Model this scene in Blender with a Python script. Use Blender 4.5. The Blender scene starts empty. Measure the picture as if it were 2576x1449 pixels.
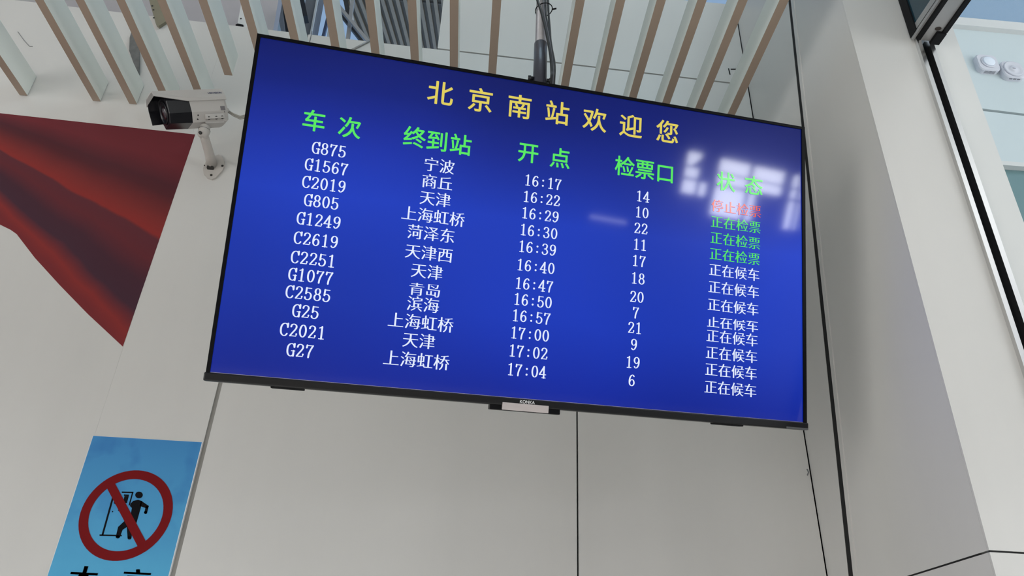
import bpy, bmesh, math, random
from mathutils import Vector, Matrix
random.seed(7)
sc = bpy.context.scene
C = sc.collection

# ------------------------------------------------------------------ camera, sky, light, exposure
EYE = Vector((0, 0, 1.6))
FPX, CX, CY = 1898.0, 1288.0, 724.5
CM = Matrix(((0.99674719, 0.06825477, 0.04285235),
             (-0.07115254, 0.49559281, 0.86563565),
             (0.03784645, -0.86586896, 0.49883724)))      # lens axes (right, down, ahead) to place axes
cam_d = bpy.data.cameras.new('camera'); cam = bpy.data.objects.new('camera', cam_d); C.objects.link(cam)
cam_d.sensor_width = 36; cam_d.lens = FPX / 2576 * 36; cam_d.clip_start = 0.02
R3 = Matrix((CM.col[0], -CM.col[1], -CM.col[2])).transposed()
cam.matrix_world = Matrix.Translation(EYE) @ R3.to_4x4()
sc.camera = cam

w = bpy.data.worlds.new('sky'); sc.world = w; w.use_nodes = True
bg = w.node_tree.nodes['Background']
bg.inputs[0].default_value = (0.27, 0.41, 0.62, 1); bg.inputs[1].default_value = 1.0

def area(name, loc, target, sx, sy, power, col=(1, 1, 1), spread=180):
    l = bpy.data.lights.new(name, 'AREA'); l.shape = 'RECTANGLE'; l.size = sx; l.size_y = sy
    l.energy = power; l.color = col; l.spread = math.radians(spread)
    o = bpy.data.objects.new(name, l); C.objects.link(o); o.location = loc
    o.rotation_euler = (Vector(target) - Vector(loc)).to_track_quat('-Z', 'Y').to_euler()
    return o
area('entrance_daylight', (7.15, -7.6, 3.62), (7.15, 0, 3.62), 2.95, 1.05, 150, (0.95, 0.97, 1.0))
area('lamp_tube', (4.66, -6.95, 2.78), (4.66, 0, 2.78), 0.62, 0.045, 0.5, (0.9, 0.92, 1.0))
area('left_fill', (-6.4, -1.8, 2.0), (0.6, 1.6, 2.2), 4.6, 3.6, 160, (1, 0.99, 0.97))  # unseen fill lamp added to lighten the return wall and pier side
area('rear_fill', (-3.3, -6.8, 1.9), (-1.0, 2.0, 2.0), 3.2, 3.0, 55, (1, 0.99, 0.98))  # added fill behind the camera for the back wall under the screen
area('right_daylight', (7.2, -1.6, 2.7), (0.0, 1.2, 2.9), 4.4, 4.0, 250, (0.97, 1.0, 0.98))
area('roof_daylight', (2.4, -3.6, 6.0), (1.0, -1.0, 0.0), 7.0, 5.0, 95, (1, 1.0, 0.99))
area('floor_bounce_fill', (-0.2, -2.4, 6.1), (-0.2, -2.4, 0.0), 3.0, 3.0, 215, (1, 0.99, 0.97), 66)  # unseen spot added to brighten the floor and its bounce onto wall and slats
area('upper_panel_fill', (0.7, 0.5, 5.3), (0.7, 2.25, 3.9), 2.4, 0.8, 14, (0.58, 0.86, 1.0))  # added cool fill above the slats for the upper panels, no window there
area('side_daylight', (6.6, 3.4, 3.6), (2.2, 2.6, 2.6), 3.0, 3.0, 55, (0.92, 0.96, 1.0))

sc.view_settings.view_transform = 'Standard'; sc.view_settings.look = 'None'
sc.view_settings.gamma = 1; sc.view_settings.use_curve_mapping = False
sc.view_settings.exposure = -0.12
sc.cycles.use_denoising = True
sc.cycles.max_bounces = 6

# ------------------------------------------------------------------ helpers
def ray(x, y):
    return CM @ Vector((x - CX, y - CY, FPX))
def at(p, axis, val):
    """the point of the plane axis=val seen at picture point p"""
    r = ray(*p); o = val - EYE[axis]
    return EYE + r * (o / r[axis])

MATS = {}
def mat(name, col, rough=0.5, metal=0.0, spec=0.5, noise=0.0, nscale=8.0, bump=0.0, coat=0.0, emit=None, estr=1.0, stretch=(1, 1, 1)):
    if name in MATS: return MATS[name]
    m = bpy.data.materials.new(name); m.use_nodes = True
    nt = m.node_tree; b = nt.nodes['Principled BSDF']
    b.inputs['Base Color'].default_value = (*col, 1)
    b.inputs['Roughness'].default_value = rough; b.inputs['Metallic'].default_value = metal
    b.inputs['Specular IOR Level'].default_value = spec
    b.inputs['Coat Weight'].default_value = coat; b.inputs['Coat Roughness'].default_value = 0.02
    if emit:
        b.inputs['Emission Color'].default_value = (*emit, 1); b.inputs['Emission Strength'].default_value = estr
    if noise or bump:
        tc = nt.nodes.new('ShaderNodeTexCoord'); mp = nt.nodes.new('ShaderNodeMapping')
        mp.inputs['Scale'].default_value = stretch
        n = nt.nodes.new('ShaderNodeTexNoise'); n.inputs['Scale'].default_value = nscale; n.inputs['Detail'].default_value = 5
        nt.links.new(tc.outputs['Object'], mp.inputs[0]); nt.links.new(mp.outputs[0], n.inputs['Vector'])
        if noise:
            r = nt.nodes.new('ShaderNodeValToRGB')
            r.color_ramp.elements[0].position = 0.3; r.color_ramp.elements[1].position = 0.7
            r.color_ramp.elements[0].color = (*[c * (1 - noise) for c in col], 1)
            r.color_ramp.elements[1].color = (*[min(1, c * (1 + noise)) for c in col], 1)
            nt.links.new(n.outputs['Fac'], r.inputs[0]); nt.links.new(r.outputs[0], b.inputs['Base Color'])
        if bump:
            bp = nt.nodes.new('ShaderNodeBump'); bp.inputs['Strength'].default_value = bump; bp.inputs['Distance'].default_value = 0.002
            nt.links.new(n.outputs['Fac'], bp.inputs['Height']); nt.links.new(bp.outputs[0], b.inputs['Normal'])
    MATS[name] = m
    return m

WM = {}   # world matrix of every empty that roots a thing
class MB:
    def __init__(s): s.bm = bmesh.new(); s.mi = 0
    def face(s, pts):
        f = s.bm.faces.new([s.bm.verts.new(p) for p in pts]); f.material_index = s.mi; return s
    def box(s, a, b):
        x0, y0, z0 = a; x1, y1, z1 = b
        v = [s.bm.verts.new(p) for p in ((x0, y0, z0), (x1, y0, z0), (x1, y1, z0), (x0, y1, z0), (x0, y0, z1), (x1, y0, z1), (x1, y1, z1), (x0, y1, z1))]
        for q in ((3, 2, 1, 0), (4, 5, 6, 7), (0, 1, 5, 4), (1, 2, 6, 5), (2, 3, 7, 6), (3, 0, 4, 7)):
            s.bm.faces.new([v[i] for i in q]).material_index = s.mi
        return s
    def rbox(s, a, b, r=0.004, seg=2):
        t = bmesh.new(); bmesh.ops.create_cube(t, size=1)
        c = [(p + q) / 2 for p, q in zip(a, b)]; d = [q - p for p, q in zip(a, b)]
        for v in t.verts: v.co = Vector([c[i] + v.co[i] * d[i] for i in range(3)])
        bmesh.ops.bevel(t, geom=t.edges[:], offset=r, segments=seg, affect='EDGES', profile=0.5)
        return s.merge(t)
    def merge(s, t):
        idx = {}
        for v in t.verts: idx[v] = s.bm.verts.new(v.co)
        for f in t.faces:
            g = s.bm.faces.new([idx[v] for v in f.verts]); g.material_index = s.mi; g.smooth = f.smooth
        t.free(); return s
    def prism(s, pts, d):
        """closed polygon pts swept by vector d"""
        d = Vector(d); P = [Vector(p) for p in pts]
        a = [s.bm.verts.new(p) for p in P]; b = [s.bm.verts.new(p + d) for p in P]
        n = len(P); fs = [s.bm.faces.new(a), s.bm.faces.new(b[::-1])]
        for i in range(n): fs.append(s.bm.faces.new((a[i], b[i], b[(i + 1) % n], a[(i + 1) % n])))
        for f in fs: f.material_index = s.mi
        return s
    def tube(s, path, r, n=12, cap=True):
        P = [Vector(p) for p in path]; rs = r if isinstance(r, (list, tuple)) else [r] * len(P)
        rings = []; prev = None
        for i, p in enumerate(P):
            t = (P[min(i + 1, len(P) - 1)] - P[max(i - 1, 0)]).normalized()
            if prev is None:
                u = t.cross(Vector((0, 0, 1)));
                if u.length < 1e-3: u = t.cross(Vector((0, 1, 0)))
            else: u = prev - t * prev.dot(t)
            u.normalize(); prev = u; v = t.cross(u)
            rings.append([s.bm.verts.new(p + (u * math.cos(a) + v * math.sin(a)) * rs[i]) for a in [2 * math.pi * k / n for k in range(n)]])
        for a, b in zip(rings, rings[1:]):
            for k in range(n):
                f = s.bm.faces.new((a[k], a[(k + 1) % n], b[(k + 1) % n], b[k])); f.smooth = True; f.material_index = s.mi
        if cap:
            for q in (rings[0][::-1], rings[-1]): s.bm.faces.new(q).material_index = s.mi
        return s
    def lathe(s, origin, axis, prof, n=28, squash=1.0, side=None):
        """prof: (distance along axis, radius)"""
        axis = Vector(axis).normalized(); u = Vector(side) if side else axis.cross(Vector((0, 0, 1)))
        if u.length < 1e-3: u = axis.cross(Vector((1, 0, 0)))
        u.normalize(); v = axis.cross(u); o = Vector(origin); rings = []
        for h, r in prof:
            rings.append([s.bm.verts.new(o + axis * h + (u * math.cos(a) + v * math.sin(a) * squash) * max(r, 1e-5)) for a in [2 * math.pi * k / n for k in range(n)]])
        for a, b in zip(rings, rings[1:]):
            for k in range(n):
                f = s.bm.faces.new((a[k], a[(k + 1) % n], b[(k + 1) % n], b[k])); f.smooth = True; f.material_index = s.mi
        for q in (rings[0][::-1], rings[-1]): s.bm.faces.new(q).material_index = s.mi
        return s
    def build(s, name, mats, parent=None, world=True, smooth=None):
        me = bpy.data.meshes.new(name); bmesh.ops.recalc_face_normals(s.bm, faces=s.bm.faces[:])
        s.bm.to_mesh(me); s.bm.free()
        for m in (mats if isinstance(mats, (list, tuple)) else [mats]): me.materials.append(m)
        o = bpy.data.objects.new(name, me); C.objects.link(o)
        if parent is not None:
            root = parent
            while root.parent: root = root.parent
            if world: me.transform(WM.get(root.name, Matrix()).inverted())
            o.parent = parent
        return o
def tag(o, label=None, cat=None, group=None, kind=None):
    if label: o['label'] = label
    if cat: o['category'] = cat
    if group: o['group'] = group
    if kind: o['kind'] = kind
    return o
def thing(name, label, cat, mw, group=None):
    o = bpy.data.objects.new(name, None); C.objects.link(o); o.empty_display_size = 0.05
    if isinstance(mw, (tuple, Vector)): mw = Matrix.Translation(mw)
    o.matrix_world = mw; WM[o.name] = mw
    return tag(o, label, cat, group)
def struct(o): return tag(o, kind='structure')
def at_origin(o, p):
    """moves a one-mesh thing's origin to p"""
    p = Vector(p); o.data.transform(Matrix.Translation(-p)); o.location = p; return o

# ------------------------------------------------------------------ materials
white_panel = mat('white_wall_panel', (0.63, 0.62, 0.60), 0.28, spec=0.5, noise=0.035, nscale=3.0, stretch=(1, 1, .06))  # upright streaks in the colour stand in for reflections on the panels
white_paint = mat('white_paint', (0.68, 0.69, 0.68), 0.45, noise=0.03, nscale=2.0)
cool_paint = mat('cool_white_paint', (0.60, 0.68, 0.70), 0.5, noise=0.02, nscale=2.0)
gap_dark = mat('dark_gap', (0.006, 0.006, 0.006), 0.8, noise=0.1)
seam_grey = mat('grey_seam', (0.30, 0.29, 0.27), 0.5, metal=0.3, noise=0.1)
steel = mat('brushed_steel', (0.72, 0.72, 0.72), 0.22, metal=1.0, noise=0.04, nscale=20, stretch=(1, 1, 0.05))
rubber = mat('black_rubber', (0.006, 0.006, 0.007), 0.6, spec=.15, noise=0.2, nscale=40, bump=0.2)
grey_alu = mat('grey_aluminium', (0.36, 0.36, 0.36), 0.45, metal=0.5, noise=0.05)
floor_m = mat('floor_stone', (0.60, 0.57, 0.53), 0.25, noise=0.1, nscale=1.2)
dark_steel = mat('dark_steel', (0.018, 0.019, 0.022), 0.4, noise=0.2)
mid_steel = mat('grey_steel', (0.20, 0.20, 0.21), 0.45, noise=0.1)

# ------------------------------------------------------------------ the hall
YW = 2.25                      # back wall
XR = 1.0668                    # return wall and pier side
YF = 1.52                      # pier front
def W(x, y): return at((x, y), 1, YW)
Q = 0.02
TOPL, TOPR = Vector((-4.2, YW, 4.21)), Vector((XR, YW, 3.952))     # the sloping top edge of the lower panels
def ztop(x): return TOPL.z + (x - TOPL.x) / (TOPR.x - TOPL.x) * (TOPR.z - TOPL.z)
def wpanel(mb, x0, x1, z0=0.0):
    mb.prism([(x0, YW, z0), (x1, YW, z0), (x1, YW, ztop(x1)), (x0, YW, ztop(x0))], (0, Q, 0))
m = MB()
wpanel(m, -4.2, -1.1126); wpanel(m, -1.1123, -0.7925); m.prism([(-.7795, YW, 0), (.3325, YW, 0), (.3325, YW, 3.2), (-.7795, YW, 3.2)], (0, Q, 0)); m.prism([(.3375, YW, 0), (XR - .004, YW, 0), (XR - .004, YW, 3.2), (.3375, YW, 3.2)], (0, Q, 0))
wpanel(m, -0.7795, XR - 0.004, 3.2)
# upper panels above the joint
D0, D1, DT = -0.243, XR - 0.004, 4.452
m.prism([(D0, YW, ztop(D0) + .008), (D1, YW, ztop(D1) + .008), (D1, YW, DT), (D0, YW, DT + 0.02)], (0, Q, 0))
m.mi = 1
m.prism([(-0.7930, YW + .004, 0), (-0.7790, YW + .004, 0), (-0.7790, YW + .004, ztop(-.78)), (-0.7930, YW + .004, ztop(-.79))], (0, .008, 0))
m.mi = 2
m.prism([(-4.2, YW + Q, 0), (XR, YW + Q, 0), (XR, YW + Q, ztop(XR) - .02), (-4.2, YW + Q, ztop(-4.2) - .02)], (0, .03, 0))
m.prism([(D0 + .01, YW + Q, ztop(D0) - .1), (D1, YW + Q, ztop(D1) - .1), (D1, YW + Q, 4.4), (D0 + .01, YW + Q, 4.4)], (0, .03, 0))
wall_back = struct(m.build('wall_back', [white_panel, seam_grey, gap_dark]))

def P(x, y): return at((x, y), 0, XR)
def Pz(a, b, z):
    """on the line a-b of the return wall, the point at height z"""
    t = (z - a.z) / (b.z - a.z); return a + (b - a) * t
gl0, gl1 = P(1983.7, 10), P(2134, 1449); gr0, gr1 = P(1991.5, 10), P(2148, 1449)
ZT = 4.6
m = MB()
m.prism([(XR, YW, 0), Pz(gl0, gl1, 0), Pz(gl0, gl1, ZT), (XR, YW, ZT)], (0.03, 0, 0))
zs = 1.6 + 0.338                                             # the level joint of the pier
for z0, z1 in ((0, zs - .002), (zs + .002, ZT)):
    m.prism([Pz(gr0, gr1, z0), (XR, YF + .0062, z0), (XR, YF + .0062, z1), Pz(gr0, gr1, z1)], (0.03, 0, 0))
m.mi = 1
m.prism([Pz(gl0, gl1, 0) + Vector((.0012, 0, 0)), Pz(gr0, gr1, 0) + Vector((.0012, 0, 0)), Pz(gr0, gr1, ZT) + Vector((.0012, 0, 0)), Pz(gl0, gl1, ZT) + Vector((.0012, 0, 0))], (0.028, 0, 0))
m.prism([(XR + .001, YF + .035, zs - .01), (XR + .001, 1.9, zs - .01), (XR + .001, 1.9, zs + .01), (XR + .001, YF + .035, zs + .01)], (.02, 0, 0))
m.mi = 0
# raised edge strip along the groove
off = Vector((0, -0.004, 0)); wd = Vector((0, -0.020, 0))
a0, a1 = Pz(gr0, gr1, 0) + off, Pz(gr0, gr1, ZT) + off
m.prism([a0, a0 + wd, a1 + wd, a1], (-0.004, 0, 0))
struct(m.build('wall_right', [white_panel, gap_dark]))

m = MB()
XF1 = 1.2605
for z0, z1 in ((0, zs - .002), (zs + .002, ZT)):
    m.box((XR + .0002, YF, z0), (XF1, YF + .006, z1))
m.mi = 1; m.box((XR + .002, YF + .002, zs - .02), (XF1 - .002, YF + .0058, zs + .02))
struct(m.build('wall_front', [white_panel, gap_dark]))

# door jamb: two steel edges and the black slot between them
m = MB(); m.box((1.2605, YF - .012, 0), (1.2735, YF + .03, 3.44)); struct(m.build('trim_1', steel))
m = MB(); m.box((1.2965, YF - .012, 0), (1.3105, YF + .03, 3.44)); struct(m.build('trim_2', steel))
m = MB(); m.box((1.2735, YF + .02, 0), (1.2965, YF + .06, 3.46)); struct(m.build('trim_3', rubber))
m = MB(); m.box((1.3105, YF, 0), (1.400, YF + .14, 3.62)); struct(m.build('wall_outer', white_paint))

# recess behind the door line
YR = 2.70
m = MB()
zg = 1.6 + 2.777
m.prism([(2.2, YR, 4.045), (3.6, YR, 4.045), (3.6, YR, 4.32), (2.2, YR, 4.395)], (0, .05, 0))
m.prism([(2.2, YR, 4.412), (3.6, YR, 4.335), (3.6, YR, 4.995), (2.2, YR, 4.995)], (0, .05, 0))
m.box((2.2, YR, 0), (2.30, YR + .05, 4.045)); m.box((2.30, YR, 0), (3.6, YR + .05, 2.6))
m.mi = 1; m.box((2.2, YR + .05, 4.2), (3.6, YR + .07, 4.5))
struct(m.build('wall_recess', [cool_paint, gap_dark]))
m = MB(); m.prism([(2.2, YR - .03, 4.985), (4.0, YR - .03, 4.965), (4.0, YR - .03, 5.035), (2.2, YR - .03, 5.045)], (0, .09, 0))
struct(m.build('trim_4', white_paint))
def glass(name, col, mix=0.35):
    if name in MATS: return MATS[name]
    g = bpy.data.materials.new(name); g.use_nodes = True; nt = g.node_tree; nt.nodes.clear()
    out = nt.nodes.new('ShaderNodeOutputMaterial'); mx = nt.nodes.new('ShaderNodeMixShader')
    tr = nt.nodes.new('ShaderNodeBsdfTransparent'); pb = nt.nodes.new('ShaderNodeBsdfPrincipled')
    no = nt.nodes.new('ShaderNodeTexNoise'); no.inputs['Scale'].default_value = 3
    rp = nt.nodes.new('ShaderNodeValToRGB'); rp.color_ramp.elements[0].color = (*[c * .9 for c in col], 1); rp.color_ramp.elements[1].color = (*col, 1)
    nt.links.new(no.outputs[0], rp.inputs[0]); nt.links.new(rp.outputs[0], pb.inputs['Base Color'])
    tr.inputs[0].default_value = (*[min(1, c * 1.6 + .3) for c in col], 1); pb.inputs['Roughness'].default_value = 0.05
    mx.inputs[0].default_value = mix
    nt.links.new(tr.outputs[0], mx.inputs[1]); nt.links.new(pb.outputs[0], mx.inputs[2]); nt.links.new(mx.outputs[0], out.inputs[0])
    MATS[name] = g; return g
teal_glass = glass('teal_glass', (0.20, 0.33, 0.34), 0.75)
blue_glass = glass('blue_glass', (0.40, 0.48, 0.58), 0.3)
w1 = struct(bpy.data.objects.new('window_1', None)); C.objects.link(w1)
m = MB(); m.box((2.30, YR + .02, 2.6), (3.6, YR + .026, 4.02)); m.build('window_pane', teal_glass, w1)
m = MB(); m.box((2.30, YR - .012, 4.02), (3.6, YR + .05, 4.045)); m.box((2.30, YR - .012, 2.6), (2.325, YR + .05, 4.02)); m.build('window_frame', white_paint, w1)
w2 = struct(bpy.data.objects.new('window_2', None)); C.objects.link(w2)
m = MB(); m.box((2.2, YR + .01, 5.05), (4.0, YR + .016, 6.2)); m.build('window_pane', blue_glass, w2)
m = MB(); m.box((2.2, YR - .02, 5.03), (4.0, YR + .03, 5.054)); m.build('window_frame', dark_steel, w2)

# the hall around and behind
m = MB(); m.box((-7, -8.2, -.1), (10.5, 2.3, 0)); struct(m.build('floor', floor_m))
m = MB(); m.box((-7, -8.2, 6.2), (10.5, 2.28, 6.3)); m.box((-7, 2.27, 5.5), (-1.15, 3.4, 5.6)); struct(m.build('ceiling', white_paint))  # second slab is added out of view to shade wall_upper from the sky
m = MB(); m.box((-7.1, -8.2, 0), (-7, 2.3, 6.2)); struct(m.build('wall_left', white_panel))
m = MB()
m.box((-7, -7.1, 0), (5.8, -7.0, 6.2)); m.box((8.6, -7.1, 0), (10.5, -7, 6.2)); m.box((5.8, -7.1, 4.05), (8.6, -7, 6.2)); m.box((5.8, -7.1, 0), (8.6, -7, 3.15))
struct(m.build('wall_rear', mat('hall_grey', (0.10, 0.10, 0.10), 0.6, noise=0.1)))
m = MB()
for x, h in ((5.81, .01), (6.12, .008), (6.36, .06), (7.06, .012), (7.80, .07), (8.05, .01), (8.3, .02), (8.59, .01)): m.box((x - h, -7.06, 3.15), (x + h, -6.98, 4.05))
for z, h in ((3.82, .014), (3.63, .02)): m.box((5.8, -7.05, z - h), (8.6, -6.99, z + h))
m.box((7.25, -7.06, 3.15), (7.75, -6.98, 3.63)); m.box((6.12, -7.06, 3.63), (6.36, -6.98, 4.05)); m.box((5.8, -7.06, 3.15), (6.36, -6.98, 3.40))
m.prism([(5.95, -7.06, 3.82), (6.12, -7.06, 3.82), (6.12, -7.06, 3.98)], (0, .08, 0))
struct(m.build('window_3', mid_steel))

# ------------------------------------------------------------------ text shapes
GL = {}
def cjk(ch, dx, dy):
    """outline of a Chinese character, strokes moved outward by dx (upright) and dy (level) ems"""
    key = (ch, dx, dy)
    if key in GL: return GL[key]
    c = bpy.data.curves.new('t', 'FONT'); c.body = ch; o = bpy.data.objects.new('t', c); C.objects.link(o)
    dg = bpy.context.evaluated_depsgraph_get(); cu = o.evaluated_get(dg).to_curve(dg)
    loops = []
    for s in cu.splines:
        pts = [(b.co.xy.copy(), b.handle_left.xy.copy(), b.handle_right.xy.copy()) for b in s.bezier_points]
        loops.append(pts)
    o.evaluated_get(dg).to_curve_clear()
    area_ = sum(a[0].x * b[0].y - b[0].x * a[0].y for L in loops for a, b in zip(L, L[1:] + L[:1]))
    sg = 1 if area_ > 0 else -1
    c2 = bpy.data.curves.new('g', 'CURVE'); c2.dimensions = '2D'; c2.fill_mode = 'BOTH'; c2.resolution_u = 4
    for L in loops:
        sp = c2.splines.new('BEZIER'); sp.bezier_points.add(len(L) - 1); sp.use_cyclic_u = True
        n = len(L)
        for i, (co, hl, hr) in enumerate(L):
            pv, nx = L[i - 1], L[(i + 1) % n]
            t1 = co - hl
            if t1.length < 1e-5: t1 = co - pv[2]
            if t1.length < 1e-5: t1 = co - pv[0]
            t2 = hr - co
            if t2.length < 1e-5: t2 = nx[1] - co
            if t2.length < 1e-5: t2 = nx[0] - co
            if t1.length > 1e-6: t1.normalize()
            if t2.length > 1e-6: t2.normalize()
            n1 = Vector((t1.y, -t1.x)) * sg; n2 = Vector((t2.y, -t2.x)) * sg
            d1 = dx * n1.x ** 2 + dy * n1.y ** 2; d2 = dx * n2.x ** 2 + dy * n2.y ** 2
            det = n1.x * n2.y - n1.y * n2.x
            if abs(det) > 0.25: dl = Vector(((d1 * n2.y - d2 * n1.y) / det, (n1.x * d2 - n2.x * d1) / det))
            else:
                nn = n1 + n2; nn = nn.normalized() if nn.length > 1e-4 else n1
                dl = nn * (d1 + d2) / 2
            lim = 2.2 * max(abs(dx), abs(dy), 1e-6)
            if dl.length > lim: dl = dl.normalized() * lim
            b = sp.bezier_points[i]; b.handle_left_type = b.handle_right_type = 'FREE'
            b.co = (*(co + dl), 0); b.handle_left = (*(hl + dl), 0); b.handle_right = (*(hr + dl), 0)
    o2 = bpy.data.objects.new('g', c2); C.objects.link(o2)
    dg = bpy.context.evaluated_depsgraph_get(); dg.update(); me = o2.evaluated_get(dg).to_mesh()
    V = [(v.co.x, v.co.y) for v in me.vertices]; F = [tuple(p.vertices) for p in me.polygons]
    o2.evaluated_get(dg).to_mesh_clear()
    for q in (o, o2): bpy.data.objects.remove(q)
    bpy.data.curves.remove(c); bpy.data.curves.remove(c2)
    xs = [v[0] for v in V]; ys = [v[1] for v in V]
    V = [(x - .5, y - .38) for x, y in V]               # centre of the em box
    GL[key] = (V, F); return GL[key]

def spl(pts, k=5):
    if len(pts) < 3: return [Vector(p) for p in pts]
    P_ = [Vector(p) for p in pts]; out = []
    for i in range(len(P_) - 1):
        p0, p1, p2, p3 = P_[max(i - 1, 0)], P_[i], P_[i + 1], P_[min(i + 2, len(P_) - 1)]
        for j in range(k):
            t = j / k
            out.append(0.5 * ((2 * p1) + (p2 - p0) * t + (2 * p0 - 5 * p1 + 4 * p2 - p3) * t * t + (3 * p1 - p0 - 3 * p2 + p3) * t ** 3))
    return out + [P_[-1]]
def oval(cx, cy, rx, ry, n=24): return [Vector((cx + rx * math.cos(2 * math.pi * i / n), cy + ry * math.sin(2 * math.pi * i / n))) for i in range(n + 1)]
ARC = spl([(.425, .52), (.38, .63), (.27, .68), (.155, .62), (.09, .48), (.085, .27), (.13, .11), (.23, .02), (.34, .03), (.42, .13)])
SER = {
 '0': [oval(.25, .35, .155, .325)],
 '1': [[(.26, .02), (.26, .68)], [(.265, .675), (.20, .63), (.125, .605)], [(.13, .018), (.39, .018)]],
 '2': [spl([(.105, .53), (.14, .635), (.25, .68), (.36, .62), (.385, .51), (.33, .38), (.21, .21), (.10, .04)]), [(.09, .035), (.40, .035), (.415, .15)]],
 '3': [spl([(.105, .56), (.15, .65), (.25, .68), (.35, .62), (.365, .51), (.31, .40), (.20, .365)]), spl([(.20, .365), (.33, .33), (.40, .20), (.35, .07), (.23, .018), (.13, .05), (.095, .14)])],
 '4': [[(.315, .68), (.315, .02)], [(.315, .68), (.19, .45), (.06, .215)], [(.055, .21), (.445, .21)], [(.21, .018), (.42, .018)]],
 '5': [[(.135, .655), (.40, .655)], [(.14, .66), (.125, .35)], spl([(.12, .355), (.20, .42), (.31, .40), (.395, .29), (.385, .13), (.30, .03), (.2, .018), (.115, .06), (.09, .14)])],
 '6': [spl([(.385, .60), (.30, .68), (.19, .61), (.12, .46), (.10, .28), (.13, .10), (.25, .02), (.36, .09), (.395, .22), (.35, .35), (.26, .395), (.16, .34), (.11, .24)])],
 '7': [[(.10, .655), (.41, .655)], [(.105, .665), (.09, .54)], spl([(.405, .655), (.30, .43), (.235, .22), (.215, .02)])],
 '8': [oval(.25, .52, .125, .16), oval(.25, .19, .155, .175)],
 'C': [ARC, [(.425, .68), (.425, .49)]],
 'G': [ARC, [(.425, .68), (.425, .50)], [(.405, .30), (.405, .03)], [(.29, .295), (.475, .295)]],
}
SER['9'] = [[Vector((.5 - p[0], .70 - p[1])) for p in SER['6'][0]]]
def serif(ch, a=.047, b=.023):
    if (ch, 's') in GL: return GL[(ch, 's')]
    V, F = [], []
    def disc(c, r):
        k = len(V); V.extend((c[0] + r * math.cos(t * math.pi / 5), c[1] + r * math.sin(t * math.pi / 5)) for t in range(10)); F.append(tuple(range(k, k + 10)))
    if ch == ':': disc((.25, .12), .062); disc((.25, .46), .062)
    else:
        for st in SER[ch]:
            Q_ = [Vector(p) for p in st]; k = len(V)
            for i, p in enumerate(Q_):
                t = Q_[min(i + 1, len(Q_) - 1)] - Q_[max(i - 1, 0)]; t.normalize(); n = Vector((-t.y, t.x))
                h = math.sqrt((a * n.x) ** 2 + (b * n.y) ** 2)
                V.append(tuple(p + n * h)); V.append(tuple(p - n * h))
            for i in range(len(Q_) - 1):
                j = k + 2 * i; F.append((j, j + 1, j + 3, j + 2))
            for p, q in ((Q_[0], Q_[1]), (Q_[-1], Q_[-2])):
                t = (q - p).normalized(); n = Vector((-t.y, t.x)); disc(p, math.sqrt((a * n.x) ** 2 + (b * n.y) ** 2))
    V = [(x - .25, y - .345) for x, y in V]
    GL[(ch, 's')] = (V, F); return GL[(ch, 's')]
class Txt:
    """collects glyphs in a flat frame (u, v, w)"""
    def __init__(s): s.V, s.F, s.M = [], [], []
    def add(s, g, u, v, em, w=0.0, mi=0, clip=None, sx=1.0):
        V, F = g
        if clip is not None:                       # cut the glyph level at v + clip
            t = bmesh.new(); vs = [t.verts.new((x, y, 0)) for x, y in V]
            for f in F:
                try: t.faces.new([vs[i] for i in f])
                except ValueError: pass
            bmesh.ops.bisect_plane(t, geom=t.verts[:] + t.edges[:] + t.faces[:], plane_co=(0, clip, 0), plane_no=(0, 1, 0), clear_outer=True)
            t.verts.index_update(); V = [(q.co.x, q.co.y) for q in t.verts]; F = [tuple(q.index for q in f.verts) for f in t.faces]; t.free()
        k = len(s.V); s.V += [(u + x * em * sx, v + y * em, w) for x, y in V]; s.F += [tuple(k + i for i in f) for f in F]; s.M += [mi] * len(F)
    def build(s, name, mats, parent, xf=None):
        me = bpy.data.meshes.new(name); me.from_pydata([xf @ Vector(p) if xf else p for p in s.V], [], s.F)
        for m_ in (mats if isinstance(mats, (list, tuple)) else [mats]): me.materials.append(m_)
        me.polygons.foreach_set('material_index', s.M); me.update()
        o = bpy.data.objects.new(name, me); C.objects.link(o); o.parent = parent; return o

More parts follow.
